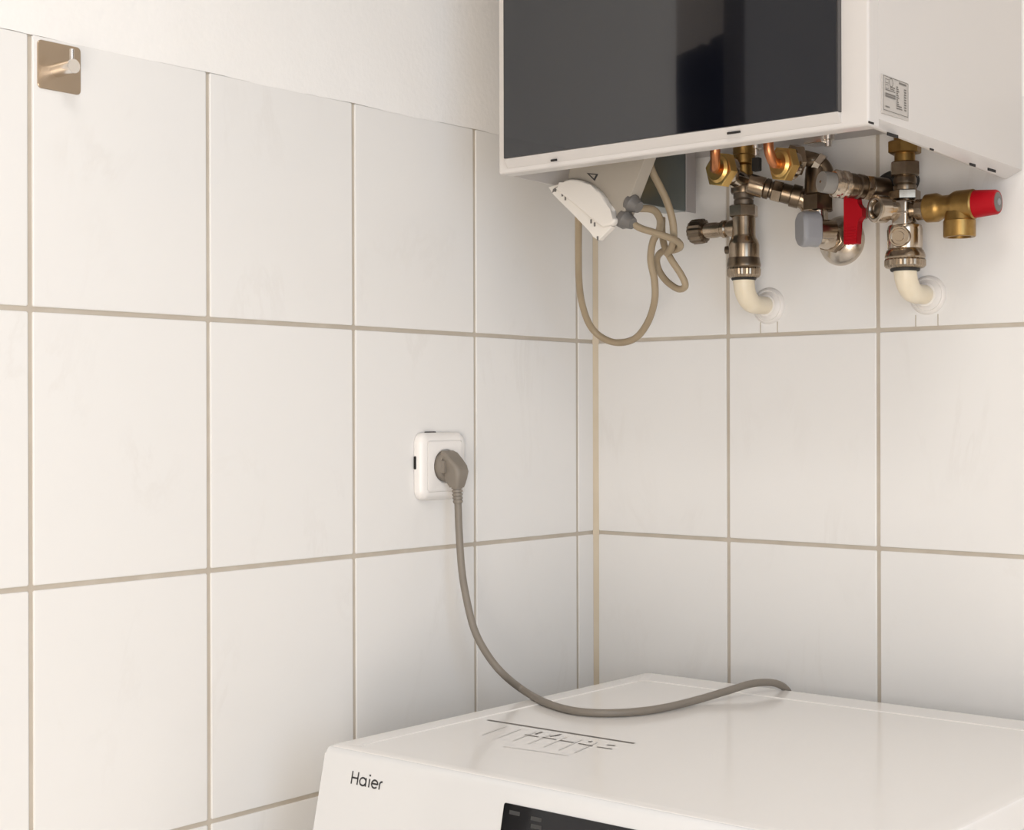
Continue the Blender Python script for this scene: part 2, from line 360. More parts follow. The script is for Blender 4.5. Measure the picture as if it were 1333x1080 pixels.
# printed guide on the lid
lz = WZ - 0.0010
def lidprint(name, segs, m, label=None):
    b = NB()
    for a, c, wd in segs: ribbon(b, [a, c], wd, Vector((0, 0, lz)), Vector((1, 0, 0)), Vector((0, 1, 0)), Vector((0, 0, 1)), 0.0003)
    return obj(name, b, m, w, label=label)
lidprint('printed_line', [((0.1581, -0.4029), (0.3462, -0.3995), 0.0042)], M['midprint'], 'long dark printed line')
lidprint('printed_dashes', [((0.2358, -0.4357), (0.2537, -0.4355), 0.0028), ((0.2578, -0.4345), (0.2754, -0.4343), 0.0028), ((0.2806, -0.4347), (0.2978, -0.4345), 0.0028), ((0.3035, -0.4344), (0.3214, -0.4357), 0.0030), ((0.327, -0.4356), (0.3447, -0.4345), 0.0026),
   ((0.2431, -0.4273), (0.2414, -0.4141), 0.0030), ((0.2615, -0.4267), (0.2641, -0.415), 0.0030), ((0.2628, -0.4209), (0.2636, -0.4106), 0.0022), ((0.3068, -0.4225), (0.3087, -0.4187), 0.0035), ((0.3293, -0.4224), (0.3378, -0.42), 0.003)], M['midprint'], 'short dark printed dashes')
lidprint('printed_column', [((0.1947, -0.4172), (0.2039, -0.4642), 0.0016), ((0.2156, -0.4173), (0.2253, -0.4653), 0.0016), ((0.2361, -0.4174), (0.2463, -0.4664), 0.0016), ((0.2562, -0.4176), (0.2669, -0.4675), 0.0016), ((0.276, -0.4177), (0.2872, -0.4686), 0.0016), ((0.2955, -0.4178), (0.3071, -0.4696), 0.0016), ((0.3147, -0.4179), (0.3266, -0.4707), 0.0016), ((0.2551, -0.4921), (0.3293, -0.4838), 0.0012)], M['faint'], 'faint grey printed columns')

# ------------------------------------------------------------------ boiler
BY, BYg = -0.345, -0.353
BX0, BX1 = 0.1255, 0.5725
bo = thing('wall_boiler', 'white wall-hung boiler with a black glass front, open underneath above its pipes', 'boiler', (0.35, -0.17, J + 0.168))
b = NB(); box(b, (BX0, BY, J + 0.168), (BX1, BY + 0.022, J + 0.88), 0.0028, 3); obj('front_frame', b, M['casing'], bo)
gx0 = 0.1398; gx1 = 0.5442
b = NB(); box(b, (gx0, BYg, J + 0.1835), (gx1, BY + 0.001, J + 0.872), 0.0006, 2); obj('glass_panel', b, M['glass'], bo, label='black mirror-like glass front')
b = NB(); box(b, (gx1 - 0.0002, BYg + 0.0012, J + 0.1835), (gx1 + 0.0006, BY + 0.001, J + 0.872)); obj('glass_edge', b, M['glassedge'], bo)
b = NB(); prism(b, [(gx0 - 0.0005, BYg + 0.0006, J + 0.1832), (gx0 - 0.0005, BY - 0.0004, J + 0.1735), (gx0 - 0.0005, BY + 0.003, J + 0.1735), (gx0 - 0.0005, BY + 0.003, J + 0.1832)], (gx1 - gx0 + 0.001, 0, 0), 0.0005, 1)
st = obj('lower_strip', b, M['casing'], bo)
# side panels, each with a lip folded inwards along its lower edge
def side_panel(xo, xb, s):
    b = NB(); t = 0.0025
    fr = [(xo, J + 0.88), (xo, J + 0.1765), (xo - s * 0.0025, J + 0.1685), (xo - s * 0.005, J + 0.168), (xo - s * 0.005, J + 0.88)]
    bk = [(xb, J + 0.88), (xb, J + 0.1675), (xb - s * 0.017, J + 0.1595), (xb - s * 0.0195, J + 0.1595), (xb - s * 0.0195, J + 0.88)]
    A = [b.verts.new((x, BY + 0.020, z)) for x, z in fr]; B = [b.verts.new((x, -0.002, z)) for x, z in bk]
    b.faces.new(A); b.faces.new(B[::-1])
    for k in range(5): b.faces.new((A[k], B[k], B[(k+1) % 5], A[(k+1) % 5]))
    return b
obj('side_panel', side_panel(BX1, 0.580, 1), M['casing'], bo, sharp=25)
obj('side_panel', side_panel(BX0, 0.1255, -1), M['casing'], bo, sharp=25)
b = NB(); box(b, (BX0 + 0.002, BY + 0.020, J + 0.872), (BX1 - 0.002, -0.002, J + 0.88)); obj('top_panel', b, M['casing'], bo)
b = NB(); box(b, (BX0 + 0.006, BY + 0.022, J + 0.226), (BX1 - 0.006, -0.002, J + 0.230)); obj('bottom_plate', b, M['zincpale'], bo)
# sheet bracket below the plate, with a paler folded flange at the wall end
b = NB(); box(b, (0.170, -0.205, J + 0.1470), (0.200, -0.0845, J + 0.2265), 0.0012); br = obj('bracket', b, M['zinc'], bo, label='grey-green sheet metal bracket')
b = NB(); box(b, (0.1995, -0.0845, J + 0.1470), (0.2010, -0.0640, J + 0.2265), 0.0006); obj('flange', b, M['zincpale'], br)
# slots punched in the strip and in the right side lip
def slot(c, hx, hy, hz, rot=None):
    b = NB(); box(b, (c[0] - hx, c[1] - hy, c[2] - hz), (c[0] + hx, c[1] + hy, c[2] + hz), min(hx, hy, hz) * 0.6); obj('slot', b, M['hole'], bo)
slot((0.2077, -0.35, 1.4447), 0.0042, 0.0008, 0.0012)
slot((0.4311, -0.35, 1.4474), 0.0075, 0.0008, 0.0011)
slot((0.5724, -0.3405, 1.4408), 0.0005, 0.0050, 0.0010)
slot((0.5722, -0.2963, 1.4354), 0.0007, 0.0110, 0.0016)
slot((0.573, -0.2127, 1.4329), 0.0006, 0.0040, 0.0010)
slot((0.5735, -0.1167, 1.4296), 0.0006, 0.0070, 0.0014)
slot((0.576, -0.0735, 1.429), 0.0006, 0.0100, 0.0015)
# bolts under the plate
for c in ((0.372, -0.05, 1.4835), (0.2765, -0.05, 1.4818)):
    b = NB(); lathe(b, (c[0], c[1], J + 0.2262), (0, 0, -1), [(0.011, 0), (0.011, 0.0015), (0.0075, 0.002), (0.0072, 0.008), (0.004, 0.009), (0.004, 0.016)], 12); obj('bolt', b, M['steelpale'], bo)
b = NB(); c = (0.3582, -0.05, 1.4851); box(b, (c[0] - 0.013, -0.060, J + 0.214), (c[0] + 0.012, -0.035, J + 0.2262), 0.002); obj('clamp', b, M['steelpale'], bo, label='galvanised clamp')
# data plate on the right side
dp = [(0.5735, -0.3208, 1.489), (0.5735, -0.2661, 1.488), (0.5735, -0.2655, 1.4506), (0.5735, -0.3217, 1.4525)]
y0, y1, z1, z0 = dp[0][1], dp[1][1], dp[0][2], dp[3][2]
sx = 0.5731
b = NB(); box(b, (sx - 0.001, y0, z0), (sx + 0.0010, y1, z1), 0.0003, 1); pl = obj('data_plate', b, M['plate'], bo, label='silver-grey data plate with small dark print')
PW, PH = y1 - y0, z1 - z0
def pp(a, c): return (a * PW, -c * PH)
b = NB(); OO = Vector((sx + 0.0010, y0, z1)); EX, EY, EZ = Vector((0, 1, 0)), Vector((0, 0, 1)), Vector((1, 0, 0))
def rl(a0, c0, a1, c1, wd): ribbon(b, [pp(a0, c0), pp(a1, c1)], wd, OO, EX, EY, EZ, 0.0003)
for a0, c0, a1, c1 in ((0.03, 0.03, 0.97, 0.03), (0.03, 0.90, 0.97, 0.90), (0.03, 0.03, 0.03, 0.90), (0.97, 0.03, 0.97, 0.90)): rl(a0, c0, a1, c1, 0.0005)
rl(0.62, 0.09, 0.90, 0.09, 0.0018)
for k in range(2): rl(0.10, 0.47 + 0.06 * k, 0.48, 0.47 + 0.06 * k, 0.0017)
rl(0.10, 0.80, 0.26, 0.80, 0.0013)
rl(0.52, 0.70, 0.72, 0.70, 0.0012); rl(0.52, 0.76, 0.74, 0.76, 0.0012)
for k in range(9):
    rl(0.52, 0.21 + 0.055 * k, 0.58 + 0.02 * (k % 3), 0.21 + 0.055 * k, 0.0013)
    rl(0.82, 0.22 + 0.066 * k, 0.90, 0.22 + 0.066 * k, 0.0014)
# approval symbols: small open boxes, a ring and bars
for a, c in ((0.10, 0.10), (0.10, 0.24)): ribbon(b, [pp(a, c), pp(a + 0.12, c), pp(a + 0.12, c + 0.09), pp(a, c + 0.09)], 0.0006, OO, EX, EY, EZ, 0.0003, True)
ribbon(b, [(0.32 * PW + 0.07 * PW * math.cos(k * 0.52), -0.15 * PH + 0.07 * PW * math.sin(k * 0.52)) for k in range(12)], 0.0007, OO, EX, EY, EZ, 0.0003, True)
rl(0.28, 0.27, 0.46, 0.27, 0.0012); rl(0.28, 0.32, 0.44, 0.32, 0.0010); rl(0.10, 0.37, 0.47, 0.37, 0.0009)
obj('printed_text', b, M['midprint'], pl)

# ------------------------------------------------------------------ control box hanging out under the boiler
YB = -0.272
cb = thing('control_box', 'beige-grey plastic control box with a white rounded cover hanging under the boiler beside its cables', 'control box', (0.1847, -0.26, 1.4124), None)
b = NB(); prism(b, [(0.1619, -0.27, 1.4273), (0.1675, -0.27, 1.4535), (0.2294, -0.27, 1.468), (0.2765, -0.27, 1.4626), (0.2354, -0.27, 1.3806), (0.2239, -0.27, 1.3824)], (0, 0.020, 0), 0.0015, 2); obj('housing', b, M['boxplastic'], cb)
b = NB(); prism(b, [(0.152, -0.27, 1.4282), (0.1608, -0.27, 1.4317), (0.1663, -0.27, 1.4355), (0.1739, -0.27, 1.4364), (0.1848, -0.27, 1.4349), (0.1944, -0.27, 1.4318), (0.204, -0.27, 1.4266), (0.2146, -0.27, 1.4188), (0.2219, -0.27, 1.4105), (0.2261, -0.27, 1.4025), (0.2281, -0.27, 1.3964), (0.2375, -0.27, 1.3855), (0.2322, -0.27, 1.38), (0.2186, -0.27, 1.3786)], (0, -0.010, 0), 0.0025, 3); obj('cover', b, M['coverplastic'], cb, label='white rounded cover')
b = NB(); prism(b, [(0.1401, -0.276, 1.4309), (0.1567, -0.276, 1.4331), (0.1688, -0.276, 1.4259), (0.2304, -0.276, 1.3788), (0.2115, -0.276, 1.365), (0.203, -0.276, 1.3699), (0.1988, -0.276, 1.3779), (0.1806, -0.276, 1.3931), (0.1479, -0.276, 1.4219)], (0, 0.008, 0), 0.0012, 2); fs = obj('cover_edge', b, M['coverplastic'], cb)
b = NB()
for u in ((0.1514, -0.2763, 1.4267), (0.1613, -0.2763, 1.4206), (0.1657, -0.2763, 1.4158), (0.2017, -0.2763, 1.387), (0.2065, -0.2763, 1.3832), (0.2106, -0.2763, 1.3676)):
    box(b, (u[0] - 0.0010, u[1] - 0.0004, u[2] - 0.0022), (u[0] + 0.0010, u[1] + 0.001, u[2] + 0.0022))
obj('vent_slots', b, M['gland'], fs, kind='stuff')
b = NB(); q = (0.1515, -0.2764, 1.4275); prism(b, [(0.1465, -0.2764, 1.4237), (0.1482, -0.2764, 1.4279), (0.1581, -0.2764, 1.4312), (0.1603, -0.2764, 1.4293)], (0, 0.0006, 0)); obj('clip_recess', b, M['gland'], fs)
# warning triangle
b = NB(); T = [(0.191, -0.2704, 1.4424), (0.207, -0.2704, 1.4395), (0.2022, -0.2704, 1.4323)]; T = [Vector(q) for q in T]; cen = (T[0] + T[1] + T[2]) / 3
Ti = [cen + (q - cen) * 0.55 for q in T]
for k in range(3):
    A_, B_, C_, D_ = T[k], T[(k+1) % 3], Ti[(k+1) % 3], Ti[k]
    prism(b, [A_, B_, C_, D_], (0, 0.0005, 0))
obj('warning_triangle', b, M['print'], cb, label='dark outlined warning triangle')
for p0, p1 in (((0.2421, -0.262, 1.4069), (0.2565, -0.262, 1.3989)), ((0.2331, -0.264, 1.3898), (0.2496, -0.264, 1.3817))):
    d = Vector(p1) - Vector(p0); L = d.length
    b = NB(); lathe(b, p0, d, [(0.0085, 0), (0.0105, 0.002), (0.0105, L * 0.45), (0.0085, L * 0.6), (0.0065, L)], 16); obj('cable_gland', b, M['gland'], cb)

def cable(name, label, pts, r, m, group=None):
    b = NB(); tube(b, pts, r, 12, 8); o = obj(name, b, m); o['label'] = label; o['category'] = 'cable'
    if group: o['group'] = group
    return o
cable('boiler_cable', 'long beige cable hanging in a wide loop from the left end of the control box', [(0.1579, -0.245, 1.4164), (0.1524, -0.235, 1.3977), (0.1255, -0.2, 1.3626), (0.1036, -0.17, 1.3296), (0.094, -0.15, 1.3034), (0.0906, -0.13, 1.281), (0.1018, -0.12, 1.2669), (0.1251, -0.12, 1.2605), (0.1538, -0.125, 1.2649), (0.1787, -0.135, 1.2819), (0.1991, -0.15, 1.3056), (0.2061, -0.16, 1.3289), (0.2077, -0.17, 1.3521), (0.2179, -0.18, 1.3719), (0.2333, -0.19, 1.3821), (0.2481, -0.21, 1.392), (0.2526, -0.23, 1.4), (0.2516, -0.258, 1.3989)], 0.0042, M['cable'])
cable('boiler_cable', 'beige cable from the lower gland of the control box, doubled back in a narrow loop', [(0.2462, -0.262, 1.383), (0.25, -0.25, 1.3779), (0.256, -0.235, 1.3745), (0.2642, -0.22, 1.3701), (0.2661, -0.2, 1.3657), (0.2581, -0.185, 1.3615), (0.2365, -0.17, 1.3608), (0.2159, -0.16, 1.3613), (0.2025, -0.15, 1.354), (0.2023, -0.145, 1.3418), (0.2131, -0.145, 1.3285), (0.2325, -0.15, 1.3182), (0.2454, -0.155, 1.3207), (0.2435, -0.16, 1.3329), (0.2331, -0.165, 1.3508), (0.2236, -0.165, 1.3674), (0.215, -0.157, 1.3839), (0.2103, -0.15, 1.4019)], 0.0040, M['cable'])
cable('boiler_cable', 'short beige cable running up behind the boiler\'s white lower lip beside the bracket', [(0.2421, -0.225, 1.4597), (0.2458, -0.22, 1.4427), (0.2517, -0.215, 1.4273), (0.2575, -0.21, 1.411), (0.2613, -0.205, 1.3914), (0.2599, -0.2, 1.3748), (0.2511, -0.19, 1.3633), (0.237, -0.18, 1.3564)], 0.0042, M['cable'])

# ------------------------------------------------------------------ pipework below the boiler
PYv = -0.058
def vl(bm, u, prof, seg=32, knurl=0.0, rot=0.0):
    """vertical turned piece: axis u = (x, y), profile of (radius, z)"""
    return lathe(bm, (u[0], u[1], 0), (0, 0, 1), prof, seg, knurl, rot)
# cream pipes out of the wall
def pipe_elbow(label, ax, wallz, ztop):
    t = thing('pipe_elbow', label, 'pipe', (ax, 0.0, wallz), 'cream pipe elbows out of the tiled wall')
    b = NB(); R = 0.026; z = wallz
    pts = [(ax, PYv, ztop), (ax, PYv, (ztop + z + R) / 2), (ax, PYv, z + R)]
    pts += [(ax, PYv + R - R * math.cos(math.radians(a)), z + R - R * math.sin(math.radians(a))) for a in (22.5, 45, 67.5, 90)]
    pts += [(ax, -0.016, z), (ax, 0.004, z)]
    tube(b, pts, [0.0150, 0.0136, 0.0128, 0.0125, 0.0122, 0.0118, 0.0112, 0.0108, 0.0108], 24, 5); obj('elbow', b, M['pvc'], t)
    b = NB(); lathe(b, (ax, 0.001, z), (0, -1, 0), [(0.0222, 0), (0.0222, 0.002), (0.0205, 0.0045), (0.0185, 0.0055), (0.0178, 0.0048), (0.0160, 0.0062), (0.0140, 0.0080), (0.0130, 0.0100), (0.0108, 0.0105)], 40); obj('wall_collar', b, M['rosette'], t, label='white round wall collar')
    return t
pipe_elbow('cream pipe elbow with white wall collar under the left valve, nearest the corner', 0.2643, J + 0.0351, 1.3368)
pipe_elbow('cream pipe elbow with white wall collar under the safety valve with the red cap', 0.4704, J + 0.0374, 1.3354)
# hairline cuts in the tile below each collar
for u in ((0.2524, 0.0, 1.2831), (0.276, 0.0, 1.284), (0.4555, 0.0, 1.2811), (0.4823, 0.0, 1.2817)):
    b = NB(); box(b, (u[0] - 0.0005, -0.0004, J + 0.0022), (u[0] + 0.0005, 0.002, J + 0.0155)); o = obj('tile_cut', b, M['grout'], wr)

# left valve
t = thing('shutoff_valve', 'tarnished nickel shut-off valve with a knurled side cap, leftmost of the valves', 'valve', (0.2643, PYv, 1.3331))
A = (0.2643, PYv)
b = NB(); vl(b, A, [(0.01845, 1.3569), (0.01845, 1.3742), (0.0171, 1.3788), (0.01485, 1.3825), (0.01395, 1.3861), (0.01395, 1.408), (0.0117, 1.4099)]); obj('body', b, M['nickel'], t)
b = NB(); vl(b, A, [(0.0189, 1.3468), (0.02025, 1.3486), (0.02025, 1.3514), (0.01935, 1.355), (0.0189, 1.3587), (0.0171, 1.3605)]); obj('collar', b, M['nickeldark'], t)
b = NB(); vl(b, A, [(0.0153, 1.3349), (0.018, 1.3358), (0.0198, 1.3386), (0.02025, 1.345), (0.0189, 1.3477)], 64, 0.022); obj('union_nut', b, M['nickel'], t, label='knurled union nut', sharp=8)
b = NB(); vl(b, A, [(0.0135, 1.3322), (0.01485, 1.3336), (0.01485, 1.3368)]); obj('gasket', b, M['rubber'], t)
b = NB(); hexa(b, (A[0], A[1], 0), (0, 0, 1), 0.01755, 1.4071, 1.4218, 0.35); obj('hex_nut', b, M['nickel'], t)
b = NB(); vl(b, A, [(0.01125, 1.4208), (0.0117, 1.4227), (0.0117, 1.4272), (0.01035, 1.4282), (0.01215, 1.43), (0.01215, 1.4355), (0.0108, 1.4364)]); obj('neck', b, M['thread'], t)
b = NB(); vl(b, A, [(0.0144, 1.4356), (0.0153, 1.4374), (0.0153, 1.4429), (0.0126, 1.4465), (0.01215, 1.4557), (0.0099, 1.4575)]); obj('tee', b, M['nickeldark'], t)
# side arm to the left, with the knurled cap
q0 = Vector((A[0], PYv, 1.3954)); b = NB()
lathe(b, q0, (-1, 0, 0), [(0.0103, 0.0), (0.0103, 0.0162), (0.009, 0.0216), (0.0108, 0.0234), (0.0108, 0.0279), (0.009, 0.0297), (0.0086, 0.0342), (0.0095, 0.0378), (0.0095, 0.054), (0.0081, 0.0549)], 28); obj('side_arm', b, M['nickel'], t)
b = NB(); lathe(b, q0, (-1, 0, 0), [(0.0117, 0.0531), (0.0149, 0.0549), (0.0153, 0.0585), (0.0153, 0.0693), (0.0135, 0.0729), (0.0099, 0.0738)], 32, 0.07); obj('side_cap', b, M['nickeldark'], t, label='tarnished knurled side cap', sharp=8)
b = NB(); lathe(b, (A[0], PYv, 1.3693), (-1, -0.3, 0), [(0.0054, 0.0108), (0.0054, 0.018), (0.0045, 0.0225), (0.0018, 0.0234)], 14); obj('test_screw', b, M['nickeldark'], t)
# brass stub up into the boiler with its black clip
b = NB(); vl(b, A, [(0.0099, 1.4519), (0.01125, 1.4537), (0.01125, 1.4684), (0.0099, 1.4693), (0.01395, 1.4711), (0.01395, 1.4802), (0.0126, 1.4821), (0.0126, 1.5013)], 28); obj('stub', b, M['brass'], t, label='brass stub')
b = NB(); c = (0.2871, -0.066, 1.4668); box(b, (c[0] - 0.005, c[1] - 0.004, c[2] - 0.008), (c[0] + 0.005, c[1] + 0.004, c[2] + 0.008), 0.0015); obj('clip', b, M['rubber'], t, label='black plastic clip')
# horizontal connection towards the nut of the first copper pipe
c = Vector((0.2564, -0.088, 1.4583))
b = NB(); lathe(b, c, Vector((A[0], PYv, 1.4485)) - c, [(0.0135, 0.0), (0.0135, 0.006), (0.0115, 0.007), (0.0125, 0.03)], 24); obj('branch', b, M['nickelpale'], t)

# copper pipes with brass nuts
def copper(label, un, ud, dirn, top, rr):
    t = thing('copper_pipe', label, 'pipe', un)
    n = Vector(un); d = Vector(dirn).normalized()
    b = NB(); hexa(b, n, d, rr, 0.0, 0.013, 0.2, 0.10); lathe(b, n, d, [(rr * 0.62, -0.003), (rr * 0.80, 0.001)], 24); obj('brass_nut', b, M['brassnut'], t, label='bright brass hexagonal nut')
    b = NB(); lathe(b, n, d, [(rr * 0.80, 0.0125), (rr * 0.84, 0.0145), (rr * 0.84, 0.019), (rr * 0.7, 0.020)], 28); obj('ring', b, M['nickelpale'], t)
    p0 = n + d * 0.006; p1 = n - d * 0.004; 
    b = NB(); tube(b, [top, (top[0], top[1], (top[2] * 0.55 + p1.z * 0.45) + 0.004), (top[0] * 0.9 + p1.x * 0.1, top[1] * 0.9 + p1.y * 0.1, p1.z + 0.012), tuple(p1 * 0.55 + Vector((top[0], top[1], p1.z + 0.002)) * 0.45), tuple(p1), tuple(p0)], 0.0059, 16, 8); obj('pipe', b, M['copper'], t, label='bent copper pipe')
copper('bent copper pipe entering a bright brass nut beside the left valve', (0.2545, -0.1, 1.4607), None, (0.22, 1, -0.03), (0.2692, -0.128, 1.4929), 0.0216)
copper('bent copper pipe entering a bright brass nut, right-hand one of the two copper pipes', (0.3376, -0.1, 1.4581), None, (0.30, 1, 0.02), (0.3356, -0.122, 1.5015), 0.0207)

# bypass between left and middle valve
t = thing('bypass_fitting', 'small ringed nickel bypass fitting slanting between the left valve and the middle valve', 'fitting', (0.2978, -0.058, 1.4368))
p0 = Vector((0.2791, -0.072, 1.4443)); p1 = Vector((0.3257, -0.046, 1.4283)); d = p1 - p0; L = d.length
b = NB(); lathe(b, p0, d, [(0.0115, 0), (0.0125, 0.002), (0.0125, L * 0.33), (0.011, L * 0.36)], 28); obj('sleeve', b, M['nickel'], t)
b = NB(); lathe(b, p0, d, [(0.010, L * 0.35), (0.0122, L * 0.37), (0.0122, L * 0.46), (0.010, L * 0.48), (0.010, L * 0.52)], 28); obj('ring', b, M['nickeldark'], t)
b = NB(); hexa(b, p0, d, 0.0135, L * 0.52, L * 0.74, 0.1); obj('hex_nut', b, M['nickel'], t)
b = NB(); lathe(b, p0, d, [(0.0115, L * 0.74), (0.0115, L * 0.92), (0.0135, L * 0.94), (0.0135, L * 1.12), (0.010, L * 1.15)], 28); obj('end_sleeve', b, M['nickeldark'], t)

b = NB(); e1 = p0 + d * 1.05; tube(b, [tuple(p0 + d * 0.98), tuple(e1), tuple(e1 + Vector((0.010, 0.006, -0.006))), tuple(e1 + Vector((0.014, 0.012, -0.018))), tuple(e1 + Vector((0.015, 0.014, -0.030)))], 0.0118, 20, 6); obj('elbow', b, M['nickel'], t)

# middle valve
MA = (0.3589, -0.050)
t = thing('angle_valve', 'nickel angle valve with a round chrome wall plate and a red lever, in the middle', 'valve', (MA[0], -0.02, J + 0.1103))
b = NB(); lathe(b, (MA[0] + 0.004, 0.001, J + 0.107), (0, -1, 0), [(0.0295, 0), (0.0295, 0.002), (0.027, 0.007), (0.021, 0.012), (0.015, 0.0145), (0.012, 0.016)], 44); obj('wall_plate', b, M['chrome'], t, label='round domed chrome wall plate')
b = NB(); tube(b, [(MA[0], -0.050, 1.4182), (MA[0], -0.050, J + 0.127), (MA[0] + 0.001, -0.046, J + 0.113), (MA[0] + 0.002, -0.036, J + 0.107), (MA[0] + 0.004, -0.010, J + 0.107)], [0.0115, 0.0115, 0.0125, 0.0125, 0.0125], 24, 6); obj('elbow', b, M['nickelpale'], t)
b = NB(); hexa(b, (MA[0] + 0.003, -0.030, J + 0.107), (0, 1, 0), 0.0165, 0.0, 0.012, 0.3); obj('lower_nut', b, M['nickel'], t)
b = NB(); hexa(b, (MA[0], MA[1], 0), (0, 0, 1), 0.0189, 1.4067, 1.4262, 0.45); obj('hex_nut', b, M['nickel'], t)
b = NB(); vl(b, MA, [(0.0135, 1.4253), (0.0153, 1.4271), (0.0153, 1.4413), (0.0144, 1.4554), (0.0117, 1.4643)], 28); obj('body', b, M['nickeldark'], t)
# swan neck over the top, from the second copper pipe's coupling down into the body
b = NB(); tube(b, [(0.3419, -0.085, 1.4612), (0.3465, -0.072, 1.4668), (0.3528, -0.062, 1.4665), (0.3613, -0.054, 1.463), (0.368, -0.05, 1.4531), (0.3699, -0.05, 1.437)], [0.0105, 0.0100, 0.0090, 0.0090, 0.0095, 0.0100], 24, 6); obj('swan_neck', b, M['nickeldark'], t)
b = NB(); c = Vector((0.3448, -0.076, 1.4647)); hexa(b, c, Vector((0.55, 0.8, 0.05)), 0.0185, -0.006, 0.006, 0.3); obj('coupling_nut', b, M['nickel'], t)
b = NB(); hexa(b, Vector((0.3628, -0.055, 1.4618)), Vector((0.7, 0.35, -0.55)), 0.0125, -0.0045, 0.0045, 0.2); obj('neck_nut', b, M['nickelpale'], t)
# grey drain cap in front
c = Vector((0.3595, -0.078, 1.384)); b = NB()
dv = Vector((-0.55, -0.83, -0.02)).normalized(); 
lp = []
ex, ey, _d = frame(dv)
for off, s in ((-0.014, 0.90), (-0.012, 1.0), (-0.004, 0.97), (0.003, 1.0), (0.0072, 0.93), (0.0092, 0.78)):
    lp.append([c + dv * off + ex * q[0] + ey * q[1] for q in rrect(0, 0, 0.0270 * s, 0.0410 * s, 0.0115 * s, 6)])
loft(b, lp); obj('drain_cap', b, M['greycap'], t, label='blue-grey rounded plastic cap')
b = NB(); lathe(b, c - dv * 0.034, dv, [(0.011, 0), (0.011, 0.022)], 20); obj('drain_stub', b, M['nickel'], t)
# red lever
c0 = Vector((0.4152, -0.072, 1.3913)); b = NB()
za, zb = 1.418, 1.3629
xa, xb = 0.4057, 0.4255
prism(b, [(xa, -0.078, zb), (xb - 0.003, -0.078, zb), (xb - 0.003, -0.078, za - 0.030), (xb + 0.003, -0.078, za - 0.026), (xb + 0.003, -0.078, za - 0.016), (xb - 0.003, -0.078, za - 0.011), (xb - 0.002, -0.078, za), (xa, -0.078, za)], (0, 0.011, 0), 0.0012, 2)
lv = obj('lever', b, M['red'], t, label='red plastic lever')
b = NB()
for k in range(5): box(b, (xa + 0.0015, -0.0789, zb + 0.003 + k * 0.0034), (xb - 0.0045, -0.0775, zb + 0.0046 + k * 0.0034), 0.0003, 1)
obj('grip_ribs', b, M['red'], lv)
b = NB(); lathe(b, ((xa + xb) / 2, -0.068, za - 0.018), (0, 1, 0), [(0.007, 0), (0.007, 0.022)], 16); obj('spindle', b, M['nickeldark'], t)

# filling tap: ringed body with a grey end cap, pointing out between middle and right valve
t = thing('filling_tap', 'ringed nickel tap with a flat grey round end, pointing forward beside the red lever', 'tap', (0.4085, -0.07, 1.4283))
p0 = Vector((0.4022, -0.122, 1.4286)); p1 = Vector((0.4383, -0.06, 1.4239)); d = p1 - p0; L = d.length
b = NB(); lathe(b, p0, d, [(0.0070, -0.0006), (0.0115, 0.0), (0.0118, 0.002), (0.0118, L * 0.22)], 32); cap = obj('end_cap', b, M['capface'], t, label='flat grey round end cap')
b = NB(); lathe(b, p0, d, [(0.0015, -0.0012), (0.0015, 0.0)], 10); obj('centre_pin', b, M['nickelpale'], cap)
b = NB(); lathe(b, p0, d, [(0.013, L * 0.20), (0.0155, L * 0.23), (0.0155, L * 0.29), (0.0135, L * 0.31), (0.0135, L * 0.35), (0.0155, L * 0.37), (0.0155, L * 0.43), (0.013, L * 0.46)], 36); obj('ring', b, M['nickelpale'], t)
b = NB(); lathe(b, p0, d, [(0.0125, L * 0.45), (0.014, L * 0.47), (0.014, L * 0.56), (0.012, L * 0.58), (0.012, L * 0.62), (0.014, L * 0.64), (0.014, L * 0.72), (0.011, L * 0.74)], 32); obj('barrel', b, M['nickeldark'], t)
b = NB(); hexa(b, p0, d, 0.0150, L * 0.73, L * 0.86, 0.2); obj('hex_nut', b, M['nickelpale'], t)
b = NB(); lathe(b, p0, d, [(0.0125, L * 0.86), (0.0135, L * 0.88), (0.0135, L * 1.15)], 28); obj('socket_sleeve', b, M['nickeldark'], t)
b = NB(); tube(b, [tuple(p1 + Vector((-0.004, 0.014, -0.002))), tuple(p1 + Vector((0.004, 0.022, 0.010))), tuple(p1 + Vector((0.016, 0.028, 0.012))), tuple(p1 + Vector((0.030, 0.026, 0.006)))], 0.0115, 18, 6); obj('back_elbow', b, M['rubber'], t)

# right safety group
RA = (0.4704, PYv)
t = thing('safety_valve_body', 'bright nickel valve body with open test port, under the boiler\'s right side', 'valve', (RA[0], PYv, 1.3312))
b = NB(); hexa(b, (RA[0], RA[1], 0), (0, 0, 1), 0.01845, 1.4598, 1.4743, 0.2); lathe(b, (RA[0], RA[1], 0), (0, 0, 1), [(0.012, 1.4726), (0.012, J + 0.227)], 20); obj('boiler_nut', b, M['brass'], t, label='brass hexagonal nut')
b = NB(); vl(b, RA, [(0.0108, 1.4485), (0.01125, 1.4502), (0.01125, 1.4604), (0.0099, 1.4612)], 28); obj('stub', b, M['brass'], t, label='brass stub')
b = NB(); hexa(b, (RA[0], RA[1], 0), (0, 0, 1), 0.0171, 1.4348, 1.4509, 0.5); obj('hex_nut', b, M['nickel'], t)
b = NB(); vl(b, RA, [(0.0117, 1.4178), (0.0126, 1.4195), (0.0126, 1.4246), (0.01125, 1.4255), (0.0126, 1.4272), (0.0126, 1.4323), (0.0108, 1.4357)], 28); obj('neck', b, M['nickeldark'], t)
b = NB(); hexa(b, (RA[0], RA[1], 0), (0, 0, 1), 0.0171, 1.4085, 1.4195, 0.1); obj('hex_nut', b, M['nickel'], t)
